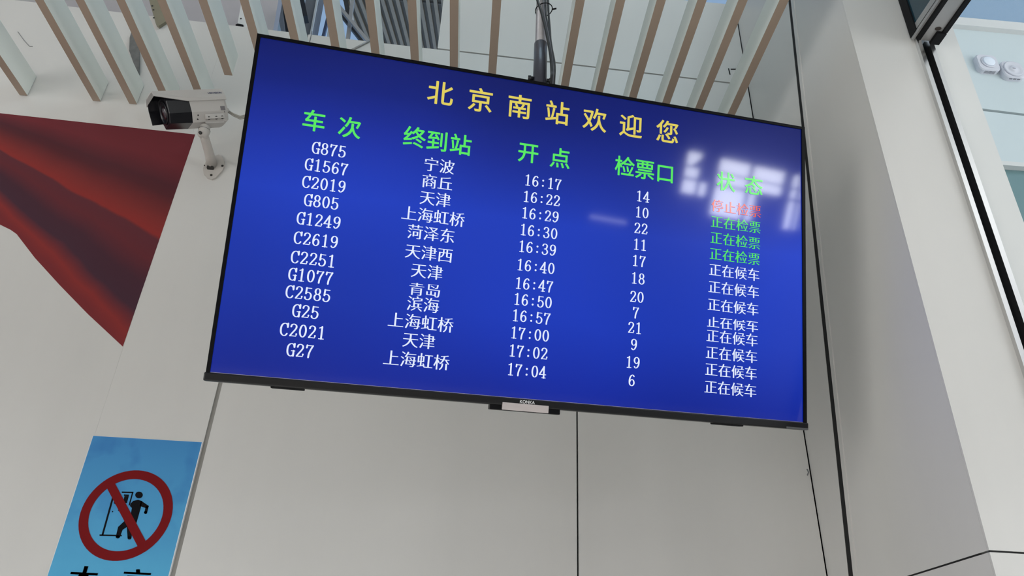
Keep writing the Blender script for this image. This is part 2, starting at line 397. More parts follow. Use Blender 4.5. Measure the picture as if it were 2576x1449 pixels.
# ------------------------------------------------------------------ departure display
ex = Vector((0.98668477, 0.15776661, 0.03953304)); ey = Vector((0.01253003, -0.31607606, 0.94865111)); en = ex.cross(ey).normalized(); en = en if en.y < 0 else -en
ey = en.cross(ex).normalized()
TVC = Vector((0.14217599, 1.54210245, 2.63436297))
TVM = Matrix.Translation(TVC) @ Matrix((ex, ey, en)).transposed().to_4x4()
tv = thing('departure_display', 'large blue departure board screen with thin black frame, hanging tilted from a pole', 'display screen', TVM)
def TV(mb, name, mats, parent=tv): return mb.build(name, mats, parent, world=False)
HW, HH = 0.7250, 0.4112
glossy_black = mat('glossy_black', (0.004, 0.004, 0.005), 0.35, spec=.1, noise=0.1)
chin_black = mat('satin_black', (0.005, 0.005, 0.006), 0.3, spec=.35, noise=0.1)
def emis_mat(name, col, s=1.09, grad=False):
    mm = mat(name, (0.0, 0.0, 0.0), 0.5)
    nt = mm.node_tree; b = nt.nodes['Principled BSDF']
    b.inputs['Base Color'].default_value = (0.002, 0.002, 0.004, 1)
    b.inputs['Roughness'].default_value = 0.055; b.inputs['Specular IOR Level'].default_value = 0.6
    b.inputs['Emission Strength'].default_value = s; b.inputs['Emission Color'].default_value = (*col, 1)
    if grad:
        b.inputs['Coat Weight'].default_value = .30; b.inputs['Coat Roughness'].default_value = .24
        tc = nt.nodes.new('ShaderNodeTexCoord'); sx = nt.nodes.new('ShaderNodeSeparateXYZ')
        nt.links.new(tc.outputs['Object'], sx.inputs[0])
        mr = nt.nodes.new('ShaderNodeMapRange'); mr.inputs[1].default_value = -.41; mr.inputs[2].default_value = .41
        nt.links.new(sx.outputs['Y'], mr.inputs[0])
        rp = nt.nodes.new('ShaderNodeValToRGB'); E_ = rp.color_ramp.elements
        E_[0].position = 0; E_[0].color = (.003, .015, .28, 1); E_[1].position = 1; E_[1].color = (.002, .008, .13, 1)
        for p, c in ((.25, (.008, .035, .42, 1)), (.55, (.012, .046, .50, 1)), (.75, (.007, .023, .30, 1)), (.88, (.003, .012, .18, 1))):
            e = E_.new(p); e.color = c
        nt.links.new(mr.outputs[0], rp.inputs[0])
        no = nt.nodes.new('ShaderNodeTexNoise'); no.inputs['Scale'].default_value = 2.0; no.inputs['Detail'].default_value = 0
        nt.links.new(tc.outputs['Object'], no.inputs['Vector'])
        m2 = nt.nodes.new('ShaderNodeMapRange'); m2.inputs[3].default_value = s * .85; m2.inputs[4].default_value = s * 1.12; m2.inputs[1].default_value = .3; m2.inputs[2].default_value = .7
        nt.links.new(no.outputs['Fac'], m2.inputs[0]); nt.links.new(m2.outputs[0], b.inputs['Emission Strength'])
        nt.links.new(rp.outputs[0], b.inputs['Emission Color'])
    return mm
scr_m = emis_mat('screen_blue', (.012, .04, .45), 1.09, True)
ink_white = emis_mat('screen_white', (.76, .83, 1.0)); ink_green = emis_mat('screen_green', (.10, .78, .12)); ink_yellow = emis_mat('screen_yellow', (.72, .60, .11)); ink_red = emis_mat('screen_red', (.80, .10, .05))
S0, S1, S2, S3 = -0.7165, 0.7160, -0.3935, 0.4040          # lit area
m = MB()   # frame: four bars round the screen
m.box((-HW, S3, -.018), (HW, HH, .004)); m.box((-HW, S2, -.018), (S0, S3, .004)); m.box((S1, S2, -.018), (HW, S3, .004))
TV(m, 'frame', glossy_black)
m = MB(); m.rbox((-HW - .003, -HH - .001, -.022), (HW + .003, S2, .007), .003); chin = TV(m, 'bottom_bezel', chin_black)
m = MB(); m.box((-HW + .004, -HH + .004, -.026), (HW - .004, HH - .002, -.018)); m.prism([(-.52, -.36, -.026), (.52, -.36, -.026), (.46, .12, -.026), (-.46, .12, -.026)], (0, 0, -.035)); TV(m, 'back_cover', chin_black)
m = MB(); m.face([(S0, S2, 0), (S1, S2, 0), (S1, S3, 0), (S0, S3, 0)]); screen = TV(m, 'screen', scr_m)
m = MB(); m.box((S0, S2 - .0004, .0004), (S1, S2 + .0012, .0012)); TV(m, 'edge_highlight', mat('screen_edge', (.45, .40, .5), .3, noise=.05), screen)
def bold(t, ch, u, v, em, k, kx=None, g=None, mi=0, clip=None):
    g = g or cjk(ch, 0, 0)
    for a in range(8): t.add(g, u + k * em * math.cos(a * math.pi / 4), v + k * em * math.sin(a * math.pi / 4), em, .0008, mi, clip)
for ch, (u, v) in zip('北京南站欢迎您', ((-.2797, .3379), (-.1783, .3364), (-.0779, .3364), (.0214, .336), (.122, .3335), (.221, .3329), (.3232, .333))):
    t = Txt(); bold(t, ch, u, v, .0665, .012); t.build('title_character', ink_yellow, screen)
for word, pos in (('车次', ((-.5702, .2157), (-.4865, .2123))), ('终到站', ((-.3316, .2129), (-.2761, .2115), (-.218, .2114))), ('开点', ((-.0469, .2173), (.0361, .2154))),
                  ('检票口', ((.2090, .2196), (.2640, .2190), (.3203, .2175))), ('状态', ((.4928, .2199), (.5738, .2206)))):
    for ch, (u, v) in zip(word, pos):
        t = Txt(); bold(t, ch, u, v, .0560, .0135); t.build('heading_character', ink_green, screen)
ROWS = [('G875', '宁波', '16:17', '14', '停止检票'), ('G1567', '商丘', '16:22', '10', '正在检票'), ('C2019', '天津', '16:29', '22', '正在检票'), ('G805', '上海虹桥', '16:30', '11', '正在检票'),
        ('G1249', '菏泽东', '16:39', '17', '正在候车'), ('C2619', '天津西', '16:40', '18', '正在候车'), ('C2251', '天津', '16:47', '20', '正在候车'), ('G1077', '青岛', '16:50', '7', '正在候车'),
        ('C2585', '滨海', '16:57', '21', '正在候车'), ('G25', '上海虹桥', '17:00', '9', '正在候车'), ('C2021', '天津', '17:02', '19', '正在候车'), ('G27', '上海虹桥', '17:04', '6', '正在候车')]
PV = [(.1493, .1495, .1449, .1451, .1495), (.1065, .1068, .102, .1022, .1055), (.0632, .0643, .0596, .0597, .062), (.0201, .0205, .0165, .0167, .0189), (-.0252, -.0230, -.026, -.0259, -.0236), (-.0719, -.0709, -.0723, -.0712, -.069),
      (-.1176, -.1155, -.1181, -.1184, -.1151), (-.1578, -.1578, -.1576, -.1587, -.1586), (-.1986, -.195, -.1976, -.1969, -.1957), (-.2399, -.2376, -.2393, -.2386, -.2384), (-.2846, -.2805, -.2825, -.2828, -.2808), (-.3285, -.3258, -.3271, -.3268, -.3248)]
for i, (row, pv) in enumerate(zip(ROWS, PV)):
    k = i / 11
    us = (-.5275 - .0076 * k, -.2656 - .0093 * k, -.004 - .0094 * k, .2614 - .0108 * k, .5240 - .0100 * k)
    for j, (word, u0, v) in enumerate(zip(row, us, pv)):
        t = Txt()
        mi = 0 if j < 4 else (2 if i == 0 else 1 if i < 4 else 0)
        if j in (1, 4):
            st = .0385 if j == 1 else .0362
            for q, ch in enumerate(word):
                for sh in (-.013, 0, .013): t.add(cjk(ch, 0, -.012), u0 + (q - (len(word) - 1) / 2) * st + sh * st, v, st * 1.0, .0008, mi, clip=.32 if i == 7 else None)
        else:
            em = .0415 if j == 0 else .0400
            for q, ch in enumerate(word): t.add(serif(ch), u0 + (q - (len(word) - 1) / 2) * em / 2 * .98, v, em, .0008, mi)
        t.build(('train_number', 'destination', 'departure_time', 'gate_number', 'boarding_status')[j], [ink_white, ink_green, ink_red], screen)
# maker's word on the bottom bezel, receiver box with its clear film, rear feet
def latin(word, width, bold=.02):
    c = bpy.data.curves.new('t', 'FONT'); c.body = word; c.offset = bold; c.align_x = 'CENTER'; o = bpy.data.objects.new('t', c); C.objects.link(o)
    dg = bpy.context.evaluated_depsgraph_get(); me = o.evaluated_get(dg).to_mesh()
    V = [(v.co.x, v.co.y) for v in me.vertices]; F = [tuple(p.vertices) for p in me.polygons]
    o.evaluated_get(dg).to_mesh_clear(); bpy.data.objects.remove(o); bpy.data.curves.remove(c)
    x0, x1 = min(v[0] for v in V), max(v[0] for v in V); y0, y1 = min(v[1] for v in V), max(v[1] for v in V); k = width / (x1 - x0)
    return [((x - (x0 + x1) / 2) * k, (y - (y0 + y1) / 2) * k) for x, y in V], F
logo_grey = mat('logo_silver', (.62, .62, .62), .4, noise=.05)
t = Txt(); t.add(latin('KONKA', .036), -.0085, -.4005, 1.0, .0078); t.build('maker_mark', logo_grey, chin)
m = MB(); m.rbox((-.0960, -.4235, -.02), (.0740, -.4085, .003), .002); TV(m, 'receiver_box', glossy_black)
film = glass('clear_film', (.62, .56, .55), .8)
m = MB(); m.rbox((-.0680, -.4225, .0032), (.0440, -.4050, .0075), .001); TV(m, 'film_label', film)
for x0, x1 in ((-.588, -.515), (.470, .550)):
    m = MB(); m.rbox((x0, -.4160, -.020), (x1, -.4090, .002), .002); TV(m, 'vent_rib', rubber)
m = MB(); m.box((.665, -.4118, .0072), (.726, -.4070, .0078)); TV(m, 'bezel_reflection', mat('bezel_reflection', (.10, .105, .11), .3, noise=.1), chin)  # grey reflection put in as a flat coloured strip at the right end

# ------------------------------------------------------------------ pole that carries the display
PY = 1.56
PX = at((1359, 160), 1, PY).x
pole = thing('mounting_pole', 'grey round steel pole hanging from above, holding the departure screen', 'pole', (PX, PY, 3.0))
tube_m = mat('galvanised_pipe', (.36, .36, .38), .4, metal=.6, noise=.15, nscale=25)
coll_m = mat('painted_pipe', (.055, .055, .075), .32, metal=.3, coat=.3, noise=.05)
m = MB(); m.tube([(PX, PY, 3.15), (PX, PY, 6.2)], .0165, 24); m.build('pipe', tube_m, pole)
zsl = at((1359, 112), 1, PY).z
m = MB(); m.lathe((PX, PY, 3.02), (0, 0, 1), [(0, .0195), (zsl - 3.02, .0195), (zsl - 3.019, .0188)], 28); m.build('sleeve', coll_m, pole)
# yoke from the sleeve to the screen's back
back = TVM @ Vector((0, .13, -.064))
m = MB(); m.box((PX - .05, PY - .025, 3.0), (PX + .05, PY + .025, 3.02)); m.prism([Vector((PX - .05, PY - .02, 3.0)), Vector((PX + .05, PY - .02, 3.0)), back + ex * .06, back - ex * .06], (0, .035, 0)); m.build('yoke', dark_steel, pole)
for sx, dz in ((-1, 0), (1, -.004)):
    m = MB(); c0 = Vector((PX + sx * .0195, PY - .006, at((1359, 203), 1, PY).z + dz)); m.lathe(c0, (sx, 0, 0), [(0, .006), (.006, .006), (.0065, .0085), (.014, .0085), (.0145, .006)], 12); m.build('clamp_bolt', dark_steel, pole)

cable_b = mat('black_cable', (.012, .012, .014), .35, noise=.1); cable_g = mat('grey_cable', (.13, .13, .15), .4, noise=.1)
def cable(pxs, ys, r, mt, label):
    pts = [at(p, 1, y) for p, y in zip(pxs, ys)]
    P_ = [pts[0] + Vector((0, 0, .9)), pts[0] + Vector((-.004, 0, .12)), pts[0] + Vector((-.002, 0, .04))] + pts + [pts[-1] + Vector((.0, .05, -.12))]
    S = []
    for i in range(len(P_) - 1):
        p0, p1, p2, p3 = P_[max(i - 1, 0)], P_[i], P_[i + 1], P_[min(i + 2, len(P_) - 1)]
        for j in range(6):
            q = j / 6; S.append(0.5 * ((2 * p1) + (p2 - p0) * q + (2 * p0 - 5 * p1 + 4 * p2 - p3) * q * q + (3 * p1 - p0 - 3 * p2 + p3) * q ** 3))
    S.append(P_[-1])
    o = MB().tube(S, r, 8).build('cable', mt); at_origin(o, pts[0]); return tag(o, label, 'cable', 'cables down the screen pole')
y0 = PY - .030
cable([(1352, 0), (1363, 35), (1376, 90), (1385, 140), (1388, 180), (1387, 205)], [y0 - .01] * 6, .0042, cable_b, 'thick black cable crossing over the front of the screen pole')
cable([(1367, 0), (1369, 35), (1381, 95), (1389, 150), (1391, 180), (1390, 205)], [y0] * 6, .0026, cable_g, 'thin grey cable down the screen pole beside the thick black one')
cable([(1372, 0), (1373, 35), (1384, 95), (1392, 150), (1393, 180), (1392, 205)], [y0 + .004] * 6, .003, cable_b, 'thin black cable tied down the right side of the screen pole')
cable([(1379, 0), (1380, 35), (1383, 70), (1386, 110), (1395, 160), (1394, 205)], [y0 + .012] * 6, .0032, cable_b, 'outermost black cable to the right of the screen pole')
m = MB(); zt = at((1365, 30), 1, PY).z
ring = [Vector((PX + .006 + .0255 * math.cos(a), PY - .008 + .0255 * math.sin(a), zt + .006 * math.cos(a))) for a in [2 * math.pi * k / 24 for k in range(25)]]
m.tube(ring, .0016, 6); m.tube([ring[0], ring[0] + Vector((.012, -.004, 0))], .0028, 6)
tag(at_origin(m.build('cable_tie', rubber), ring[0]), 'black cable tie looped round the screen pole and its cables', 'cable tie')

# ------------------------------------------------------------------ ceiling slats
cream = mat('slat_cream', (.73, .76, .71), .42, noise=.02, nscale=3)
brown = mat('slat_brown', (.33, .255, .20), .5, noise=.04, nscale=6, stretch=(1, .1, 1))
ZS = 3.59; SW, SH, SL = .0275, .100, 2.83
nums = ['first', 'second', 'third', 'fourth', 'fifth', 'sixth', 'seventh', 'eighth', 'ninth', 'tenth', 'eleventh', 'twelfth', 'thirteenth', 'fourteenth', 'fifteenth', 'sixteenth', 'seventeenth', 'eighteenth', 'nineteenth']
xs = [-1.7880] + [-1.5158 + .13586 * i for i in range(11)] + [-.0214] + [.2422 + .12664 * i for i in range(6)]
labs = {0: 'leftmost cream slat with brown underside, set apart from the others by a wide gap',
        1: 'second cream slat from the left, first after the wide gap',
        3: 'fourth cream slat from the left, ending above the lens hood of the camera',
        4: 'fifth cream slat from the left, ending behind the white body of the camera',
        5: 'short cream slat whose free end hangs between camera and screen corner',
        6: 'cream slat that runs behind the top left corner of the screen',
        12: 'cream slat just left of the screen pole', 13: 'cream slat just right of the screen pole',
        18: 'rightmost cream slat, nearest the right-hand wall'}
slat0 = under0 = None
for i, x in enumerate(xs):
    yo = YW - .003 if i != 5 else YW - .195
    if slat0 is None:
        m = MB(); t_ = bmesh.new(); m.box((0, -SL, .0015), (SW, 0, SH)); slat0 = m.build('ceiling_slat', cream)
        m = MB(); m.box((-.0004, -SL, 0), (SW + .0004, .0004, .0018)); under0 = m.build('underside', brown, slat0, world=False)
        tag(under0, 'brown underside'); o = slat0
    else:
        o = slat0.copy(); C.objects.link(o); u_ = under0.copy(); C.objects.link(u_); u_.parent = o
    o.location = (x, yo, ZS)
    side = f'{nums[i]} from the left' if i < 10 else f'{nums[18 - i]} from the right'
    tag(o, labs.get(i, f'cream ceiling slat with brown underside, {side}'), 'ceiling slat', 'ceiling slats')
m = MB(); m.box((-2.2, -.42, ZS + SH), (1.0, -.36, ZS + SH + .06)); m.box((-2.2, .25, ZS + SH), (1.0, .31, ZS + SH + .06))
for x in (-1.6, -.4, .7):
    for y in (-.39, .28): m.tube([(x, y, ZS + SH + .05), (x, y, 6.2)], .006, 8)
struct(m.build('trim_5', grey_alu))

# ------------------------------------------------------------------ red mural and blue notice on the back wall
def decal(name, pts, mt, parent, y, th=.0006):
    m = MB(); m.prism([(p[0], y, p[2]) for p in pts], (0, -th, 0)); return m.build(name, mt, parent)
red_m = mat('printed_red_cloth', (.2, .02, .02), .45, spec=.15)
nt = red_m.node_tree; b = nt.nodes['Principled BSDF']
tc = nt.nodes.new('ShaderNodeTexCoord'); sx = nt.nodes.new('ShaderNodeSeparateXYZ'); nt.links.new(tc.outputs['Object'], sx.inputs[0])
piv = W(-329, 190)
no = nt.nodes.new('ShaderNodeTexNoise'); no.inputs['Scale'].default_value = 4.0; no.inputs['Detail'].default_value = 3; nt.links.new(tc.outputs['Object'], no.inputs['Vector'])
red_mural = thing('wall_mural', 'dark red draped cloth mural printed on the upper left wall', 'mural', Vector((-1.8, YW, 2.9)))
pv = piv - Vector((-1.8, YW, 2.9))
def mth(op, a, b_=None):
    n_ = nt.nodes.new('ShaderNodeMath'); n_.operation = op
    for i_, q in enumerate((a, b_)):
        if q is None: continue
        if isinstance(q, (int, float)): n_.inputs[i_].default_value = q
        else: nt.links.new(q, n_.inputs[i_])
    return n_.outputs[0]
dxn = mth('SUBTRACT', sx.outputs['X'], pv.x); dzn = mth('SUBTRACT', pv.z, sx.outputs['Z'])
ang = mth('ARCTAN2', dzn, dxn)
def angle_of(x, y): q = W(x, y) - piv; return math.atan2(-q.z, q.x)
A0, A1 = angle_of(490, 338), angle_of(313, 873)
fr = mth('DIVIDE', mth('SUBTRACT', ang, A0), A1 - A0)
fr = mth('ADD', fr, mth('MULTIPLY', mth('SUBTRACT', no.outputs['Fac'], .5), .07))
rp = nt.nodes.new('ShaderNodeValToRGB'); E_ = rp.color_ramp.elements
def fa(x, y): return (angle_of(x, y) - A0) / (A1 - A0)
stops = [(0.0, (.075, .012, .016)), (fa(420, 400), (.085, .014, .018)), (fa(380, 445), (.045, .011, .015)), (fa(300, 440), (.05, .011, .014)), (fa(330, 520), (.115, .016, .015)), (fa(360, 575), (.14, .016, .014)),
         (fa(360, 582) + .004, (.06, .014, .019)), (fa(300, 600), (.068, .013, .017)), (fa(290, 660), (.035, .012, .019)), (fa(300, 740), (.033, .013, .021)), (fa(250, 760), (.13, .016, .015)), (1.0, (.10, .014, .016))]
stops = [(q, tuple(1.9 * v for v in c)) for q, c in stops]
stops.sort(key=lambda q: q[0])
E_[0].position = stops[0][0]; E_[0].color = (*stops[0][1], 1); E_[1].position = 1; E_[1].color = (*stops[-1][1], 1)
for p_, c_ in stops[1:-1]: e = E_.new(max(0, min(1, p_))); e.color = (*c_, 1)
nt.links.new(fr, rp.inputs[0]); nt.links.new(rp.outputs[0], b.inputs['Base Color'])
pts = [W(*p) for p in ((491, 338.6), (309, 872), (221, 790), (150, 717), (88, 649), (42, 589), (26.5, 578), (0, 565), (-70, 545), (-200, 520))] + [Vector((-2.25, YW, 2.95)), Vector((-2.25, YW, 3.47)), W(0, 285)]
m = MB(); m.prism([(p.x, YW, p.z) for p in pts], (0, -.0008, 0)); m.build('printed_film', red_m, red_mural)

sign = thing('notice_panel', 'tall light blue notice with red prohibition ring over a person at a door', 'sign', Vector((-1.0, YW, 1.6)))
blue_m = mat('printed_blue', (.06, .24, .42), .5, spec=.1)
nt = blue_m.node_tree; b = nt.nodes['Principled BSDF']
tc = nt.nodes.new('ShaderNodeTexCoord'); sx = nt.nodes.new('ShaderNodeSeparateXYZ'); nt.links.new(tc.outputs['Object'], sx.inputs[0])
no = nt.nodes.new('ShaderNodeTexNoise'); no.inputs['Scale'].default_value = 7.0; no.inputs['Detail'].default_value = 3; no.inputs['Distortion'].default_value = .2; nt.links.new(tc.outputs['Object'], no.inputs['Vector'])
wash = nt.nodes.new('ShaderNodeValToRGB'); wash.color_ramp.interpolation = 'LINEAR'
wash.color_ramp.elements[0].position = .50; wash.color_ramp.elements[1].position = .60
nt.links.new(no.outputs['Fac'], wash.inputs[0])
mr = nt.nodes.new('ShaderNodeMapRange'); mr.inputs[1].default_value = .33; mr.inputs[2].default_value = .70; nt.links.new(sx.outputs['Z'], mr.inputs[0])
g1 = nt.nodes.new('ShaderNodeValToRGB'); g1.color_ramp.elements[0].color = (.10, .40, .66, 1); g1.color_ramp.elements[1].color = (.062, .25, .54, 1)
nt.links.new(mr.outputs[0], g1.inputs[0])
mx = nt.nodes.new('ShaderNodeMix'); mx.data_type = 'RGBA'
dk = nt.nodes.new('ShaderNodeMath'); dk.operation = 'MULTIPLY'; nt.links.new(wash.outputs[0], dk.inputs[0])
d2 = nt.nodes.new('ShaderNodeMath'); d2.operation = 'MULTIPLY'; nt.links.new(mr.outputs[0], d2.inputs[0]); d2.inputs[1].default_value = .75; nt.links.new(d2.outputs[0], dk.inputs[1])
nt.links.new(dk.outputs[0], mx.inputs[0]); nt.links.new(g1.outputs[0], mx.inputs[6]); mx.inputs[7].default_value = (.046, .19, .47, 1)
nt.links.new(mx.outputs[2], b.inputs['Base Color'])
ztp = W(370, 1105).z
m = MB(); m.prism([(-1.1145, YW, .9), (-.7960, YW, .9), (-.7960, YW, ztp + .0), (-1.1145, YW, ztp)], (0, -.0025, 0))
panel = m.build('panel', blue_m, sign)
Z7 = 500 / 1816
def N(x, y): return W(80 + x * Z7, 1050 + y * Z7)
ys = YW - .0027
red_ink = mat('sign_red', (.18, .009, .011), .55, spec=.06, noise=.03); black_ink = mat('sign_black', (.006, .006, .008), .6, spec=.06, noise=.1)
cen = N(866, 885); co_ = (N(1262, 800) - N(470, 965)); 
RO = (cen - N(866, 885)).length
RO = .1262; RI = .1005
cen = N(866, 888)
m = MB()
n = 64
o_, i_ = [], []
for k in range(n):
    a = 2 * math.pi * k / n; o_.append((cen.x + RO * math.cos(a), ys - .0006, cen.z + RO * math.sin(a))); i_.append((cen.x + RI * math.cos(a), ys - .0006, cen.z + RI * math.sin(a)))
for k in range(n): j = (k + 1) % n; m.face([o_[k], o_[j], i_[j], i_[k]])
p0, p1 = N(728, 640), N(985, 1125); d_ = (p1 - p0); d_.y = 0; d_.normalize(); s_ = Vector((-d_.z, 0, d_.x)) * .0118
a_, b_ = cen - d_ * (RI + .004), cen + d_ * (RI + .004)
m.face([(q.x, ys - .0009, q.z) for q in (a_ + s_, b_ + s_, b_ - s_, a_ - s_)])
tag(m.build('prohibition_ring', red_ink, sign), 'red ring with diagonal bar')
def ink(name, polys, parent=sign, y=ys):
    m = MB()
    for q in polys: m.face([(p.x, y, p.z) for p in (N(*c) for c in q)])
    return m.build(name, black_ink, parent)
def seg(a, b, w_):
    dx, dy = b[0] - a[0], b[1] - a[1]; L = math.hypot(dx, dy); nx, ny = -dy / L * w_ / 2, dx / L * w_ / 2
    return [(a[0] + nx, a[1] + ny), (b[0] + nx, b[1] + ny), (b[0] - nx, b[1] - ny), (a[0] - nx, a[1] - ny)]
ink('door_pictogram', [seg((757, 690), (648, 1080), 17), seg((622, 1078), (825, 1082), 14), seg((825, 686), (932, 688), 14), seg((925, 688), (893, 805), 12), seg((845, 712), (890, 714), 12),
                       [(850, 720), (890, 720), (872, 785), (836, 780)], seg((765, 740), (760, 790), 14), seg((762, 790), (800, 795), 12), [(735, 857), (745, 856), (748, 866), (738, 871)]])
def ov(c, rx, ry, k=20): return [(c[0] + rx * math.cos(2 * math.pi * i / k), c[1] + ry * math.sin(2 * math.pi * i / k)) for i in range(k)]
ink('person_pictogram', [ov((983, 711), 35, 31), [(905, 790), (930, 765), (975, 755), (1012, 768), (1000, 825), (962, 960), (950, 985), (870, 985), (905, 900), (918, 830), (900, 812)],
                         [(1000, 762), (1074, 812), (1060, 836), (990, 812)], [(1072, 812), (1056, 876), (1030, 878), (1044, 815)], ov((1043, 871), 15, 14),
                         [(870, 930), (900, 985), (832, 1030), (795, 1000)], [(793, 998), (833, 1030), (808, 1098), (770, 1095)], ov((789, 1093), 19, 15), [(870, 985), (925, 985), (915, 1100), (878, 1100)], ov((896, 1104), 18, 14),
                         [(790, 850), (810, 822), (840, 850), (800, 862)]], y=ys - .0002)
for ch, px in (('本', (465, 1488)), ('高', (945, 1516))):
    c_ = N(*px); t = Txt()
    for sh in (-.03, -.01, .01, .03): t.add(cjk(ch, 0, 0), c_.x + sh * .078, c_.z, .078, 0)
    t.build('notice_character', black_ink, sign, Matrix.Translation((1.0, -YW + ys - .0004, -1.6)) @ Matrix.Rotation(math.pi / 2, 4, 'X'))
m = MB(); m.box((-1.1165, YW - .0026, .9), (-1.1145, YW, ztp)); m.box((-.7960, YW - .0026, .9), (-.7935, YW, ztp)); m.box((-1.1165, YW - .0026, ztp), (-.7935, YW, ztp + .0008))
m.build('panel_edge', mat('white_edge', (.7, .72, .74), .4, noise=.03), sign)

# ------------------------------------------------------------------ bullet security camera
shell = mat('camera_shell', (.50, .48, .46), .38, noise=.02); hood_m = mat('camera_black', (.008, .008, .011), .25, noise=.1); lens_m = mat('lens_glass', (.02, .006, .010), .05, coat=1.0, noise=.1)
arm_m = mat('arm_paint', (.50, .47, .44), .4, noise=.03); screw_m = mat('screw_dark', (.02, .018, .016), .4, noise=.2)
base = W(537, 424)
jx = base.x + .004
jt = at((511, 335), 0, jx)
secam = thing('security_camera', 'white bullet security camera with black hood on a wall arm left of the screen', 'security camera', base)
m = MB()   # wall plate: rounded triangle
tri = [W(*p) for p in ((512, 428), (514, 440), (522, 450), (534, 454), (544, 450), (560, 433), (566, 420), (566, 408), (560, 398), (552, 392), (530, 400), (518, 412))]
m.prism([(p.x, YW, p.z) for p in tri], (0, -.008, 0)); m.build('wall_plate', arm_m, secam)
for px in ((561, 421), (533, 444), (516, 420)):
    c_ = W(*px); r_ = .0045 if px[0] != 516 else .0022
    MB().lathe((c_.x, YW - .008, c_.z), (0, -1, 0), [(0, r_), (.002, r_ * .9)], 12).build('screw', screw_m, secam)
a0 = Vector((base.x - .006, YW - .006, base.z + .01)); 
m = MB()
pth = [a0, a0.lerp(jt, .35) + Vector((0, 0, .004)), a0.lerp(jt, .75) + Vector((0, 0, .003)), jt]
m.tube(pth, [.019, .0165, .0155, .016], 20); m.build('arm', arm_m, secam)
c_ = W(531, 419); MB().lathe((a0.x + .0, YW - .012, a0.z - .016), (0, -.5, -1), [(0, .013), (.004, .0125)], 18).build('cable_hole', screw_m, secam)
up = Vector((0, 0, 1))
m = MB(); m.lathe(jt + Vector((0, .004, -.016)), (.02, -.1, 1), [(0, .010), (.006, .017), (.020, .0195), (.030, .0195), (.033, .0175), (.045, .017), (.048, .014)], 28); m.build('ball_joint', arm_m, secam)
m = MB(); m.lathe(jt + Vector((0, .002, .013)), (.02, -.1, 1), [(0, .0201), (.003, .0201)], 28); m.build('joint_ring', screw_m, secam)
m = MB(); m.lathe(jt + Vector((-.002, -.014, -.012)), (0, -1, -.35), [(0, .006), (.006, .0055)], 14); m.build('joint_screw', screw_m, secam)
# body frame: X ahead (towards the lens), Z up
ROLL = -14
r0 = ray(490, 268).normalized(); tg = ray(390, 273) - ray(490, 268); tg = (tg - r0 * tg.dot(r0)).normalized()
fwd = (tg * .945 - r0 * .33).normalized(); side = fwd.cross(up).normalized(); bup = side.cross(fwd).normalized()
rl = Matrix.Rotation(math.radians(ROLL), 3, fwd); side = rl @ side; bup = rl @ bup
bc = at((508, 276), 1, jt.y); BM_ = Matrix.Translation(bc) @ Matrix((fwd, side, bup)).transposed().to_4x4() @ Matrix.Diagonal((1, 1.06, 1.12, 1))
def body(mb, name, mt, parent=secam):
    for v in mb.bm.verts: v.co = BM_ @ v.co
    return mb.build(name, mt, parent)
def loft(mb, secs):
    """secs: (x, outline) with equal counts"""
    rings = [[mb.bm.verts.new((x, p[0], p[1])) for p in o_] for x, o_ in secs]; n = len(rings[0])
    for a, b in zip(rings, rings[1:]):
        for k in range(n): mb.bm.faces.new((a[k], a[(k + 1) % n], b[(k + 1) % n], b[k])).material_index = mb.mi
    mb.bm.faces.new(rings[0][::-1]); mb.bm.faces.new(rings[-1]); return mb
def prof(sy, sz, dz=0):
    return [(-.047 * sy, -.022 * sz + dz), (-.030 * sy, -.050 * sz + dz), (.030 * sy, -.050 * sz + dz), (.047 * sy, -.022 * sz + dz), (.049 * sy, .018 * sz + dz), (.038 * sy, .046 * sz + dz), (-.038 * sy, .046 * sz + dz), (-.049 * sy, .018 * sz + dz)]
b_ = body(loft(MB(), [(-.072, prof(.93, .93)), (-.064, prof(1, 1)), (.055, prof(1, 1))]), 'housing', shell)
body(loft(MB(), [(.055, prof(1.0, 1.0)), (.128, prof(.96, .96)), (.130, prof(.92, .92))]), 'front_hood', hood_m)
m = MB()   # sun shield over the top, longer at the front
def shield(x0, x1, k):
    outer = [(-.0535, .012), (-.0535, .022), (-.036, .0535), (.036, .0535), (.0535, .022), (.0535, .012), (.0505, .012), (.0505, .0195), (.0345, .0500), (-.0345, .0500), (-.0505, .0195), (-.0505, .012)]
    return [(x0, outer), (x1, outer)]
loft(m, shield(-.074, .06, 1)); body(m, 'sun_shield', shell)
m = MB()
o1 = [(-.0535, .012), (-.0535, .022), (-.036, .0535), (.036, .0535), (.0535, .022), (.0535, .012), (.0505, .012), (.0505, .0195), (.0345, .0500), (-.0345, .0500), (-.0505, .0195), (-.0505, .012)]
o2 = [(-.0500, .034), (-.0500, .034), (-.036, .0535), (.036, .0535), (.0500, .034), (.0500, .034), (.048, .033), (.048, .033), (.0345, .0500), (-.0345, .0500), (-.048, .033), (-.048, .033)]
o2 = [(a * .999 + .0001 * i, b + .0001 * i) for i, (a, b) in enumerate(o2)]
loft(m, [(.0601, o1), (.165, o2)]); body(m, 'visor', shell)
m = MB()   # black lining of the visor, deeper on the far side
l1 = [(-.0500, .010), (-.0500, .0200), (-.0340, .0498), (.0340, .0498), (.0503, .0200), (.0503, -.020), (.0488, -.020), (.0488, .0190), (.0330, .0485), (-.0330, .0485), (-.0488, .0190), (-.0488, .010)]
l2 = [(-.0470, .034), (-.0470, .0345), (-.0340, .0498), (.0340, .0498), (.0490, .0200), (.0490, -.026), (.0475, -.026), (.0475, .0190), (.0330, .0485), (-.0330, .0485), (-.0458, .0345), (-.0458, .034)]
loft(m, [(.0602, l1), (.163, l2)]); body(m, 'visor_lining', hood_m)
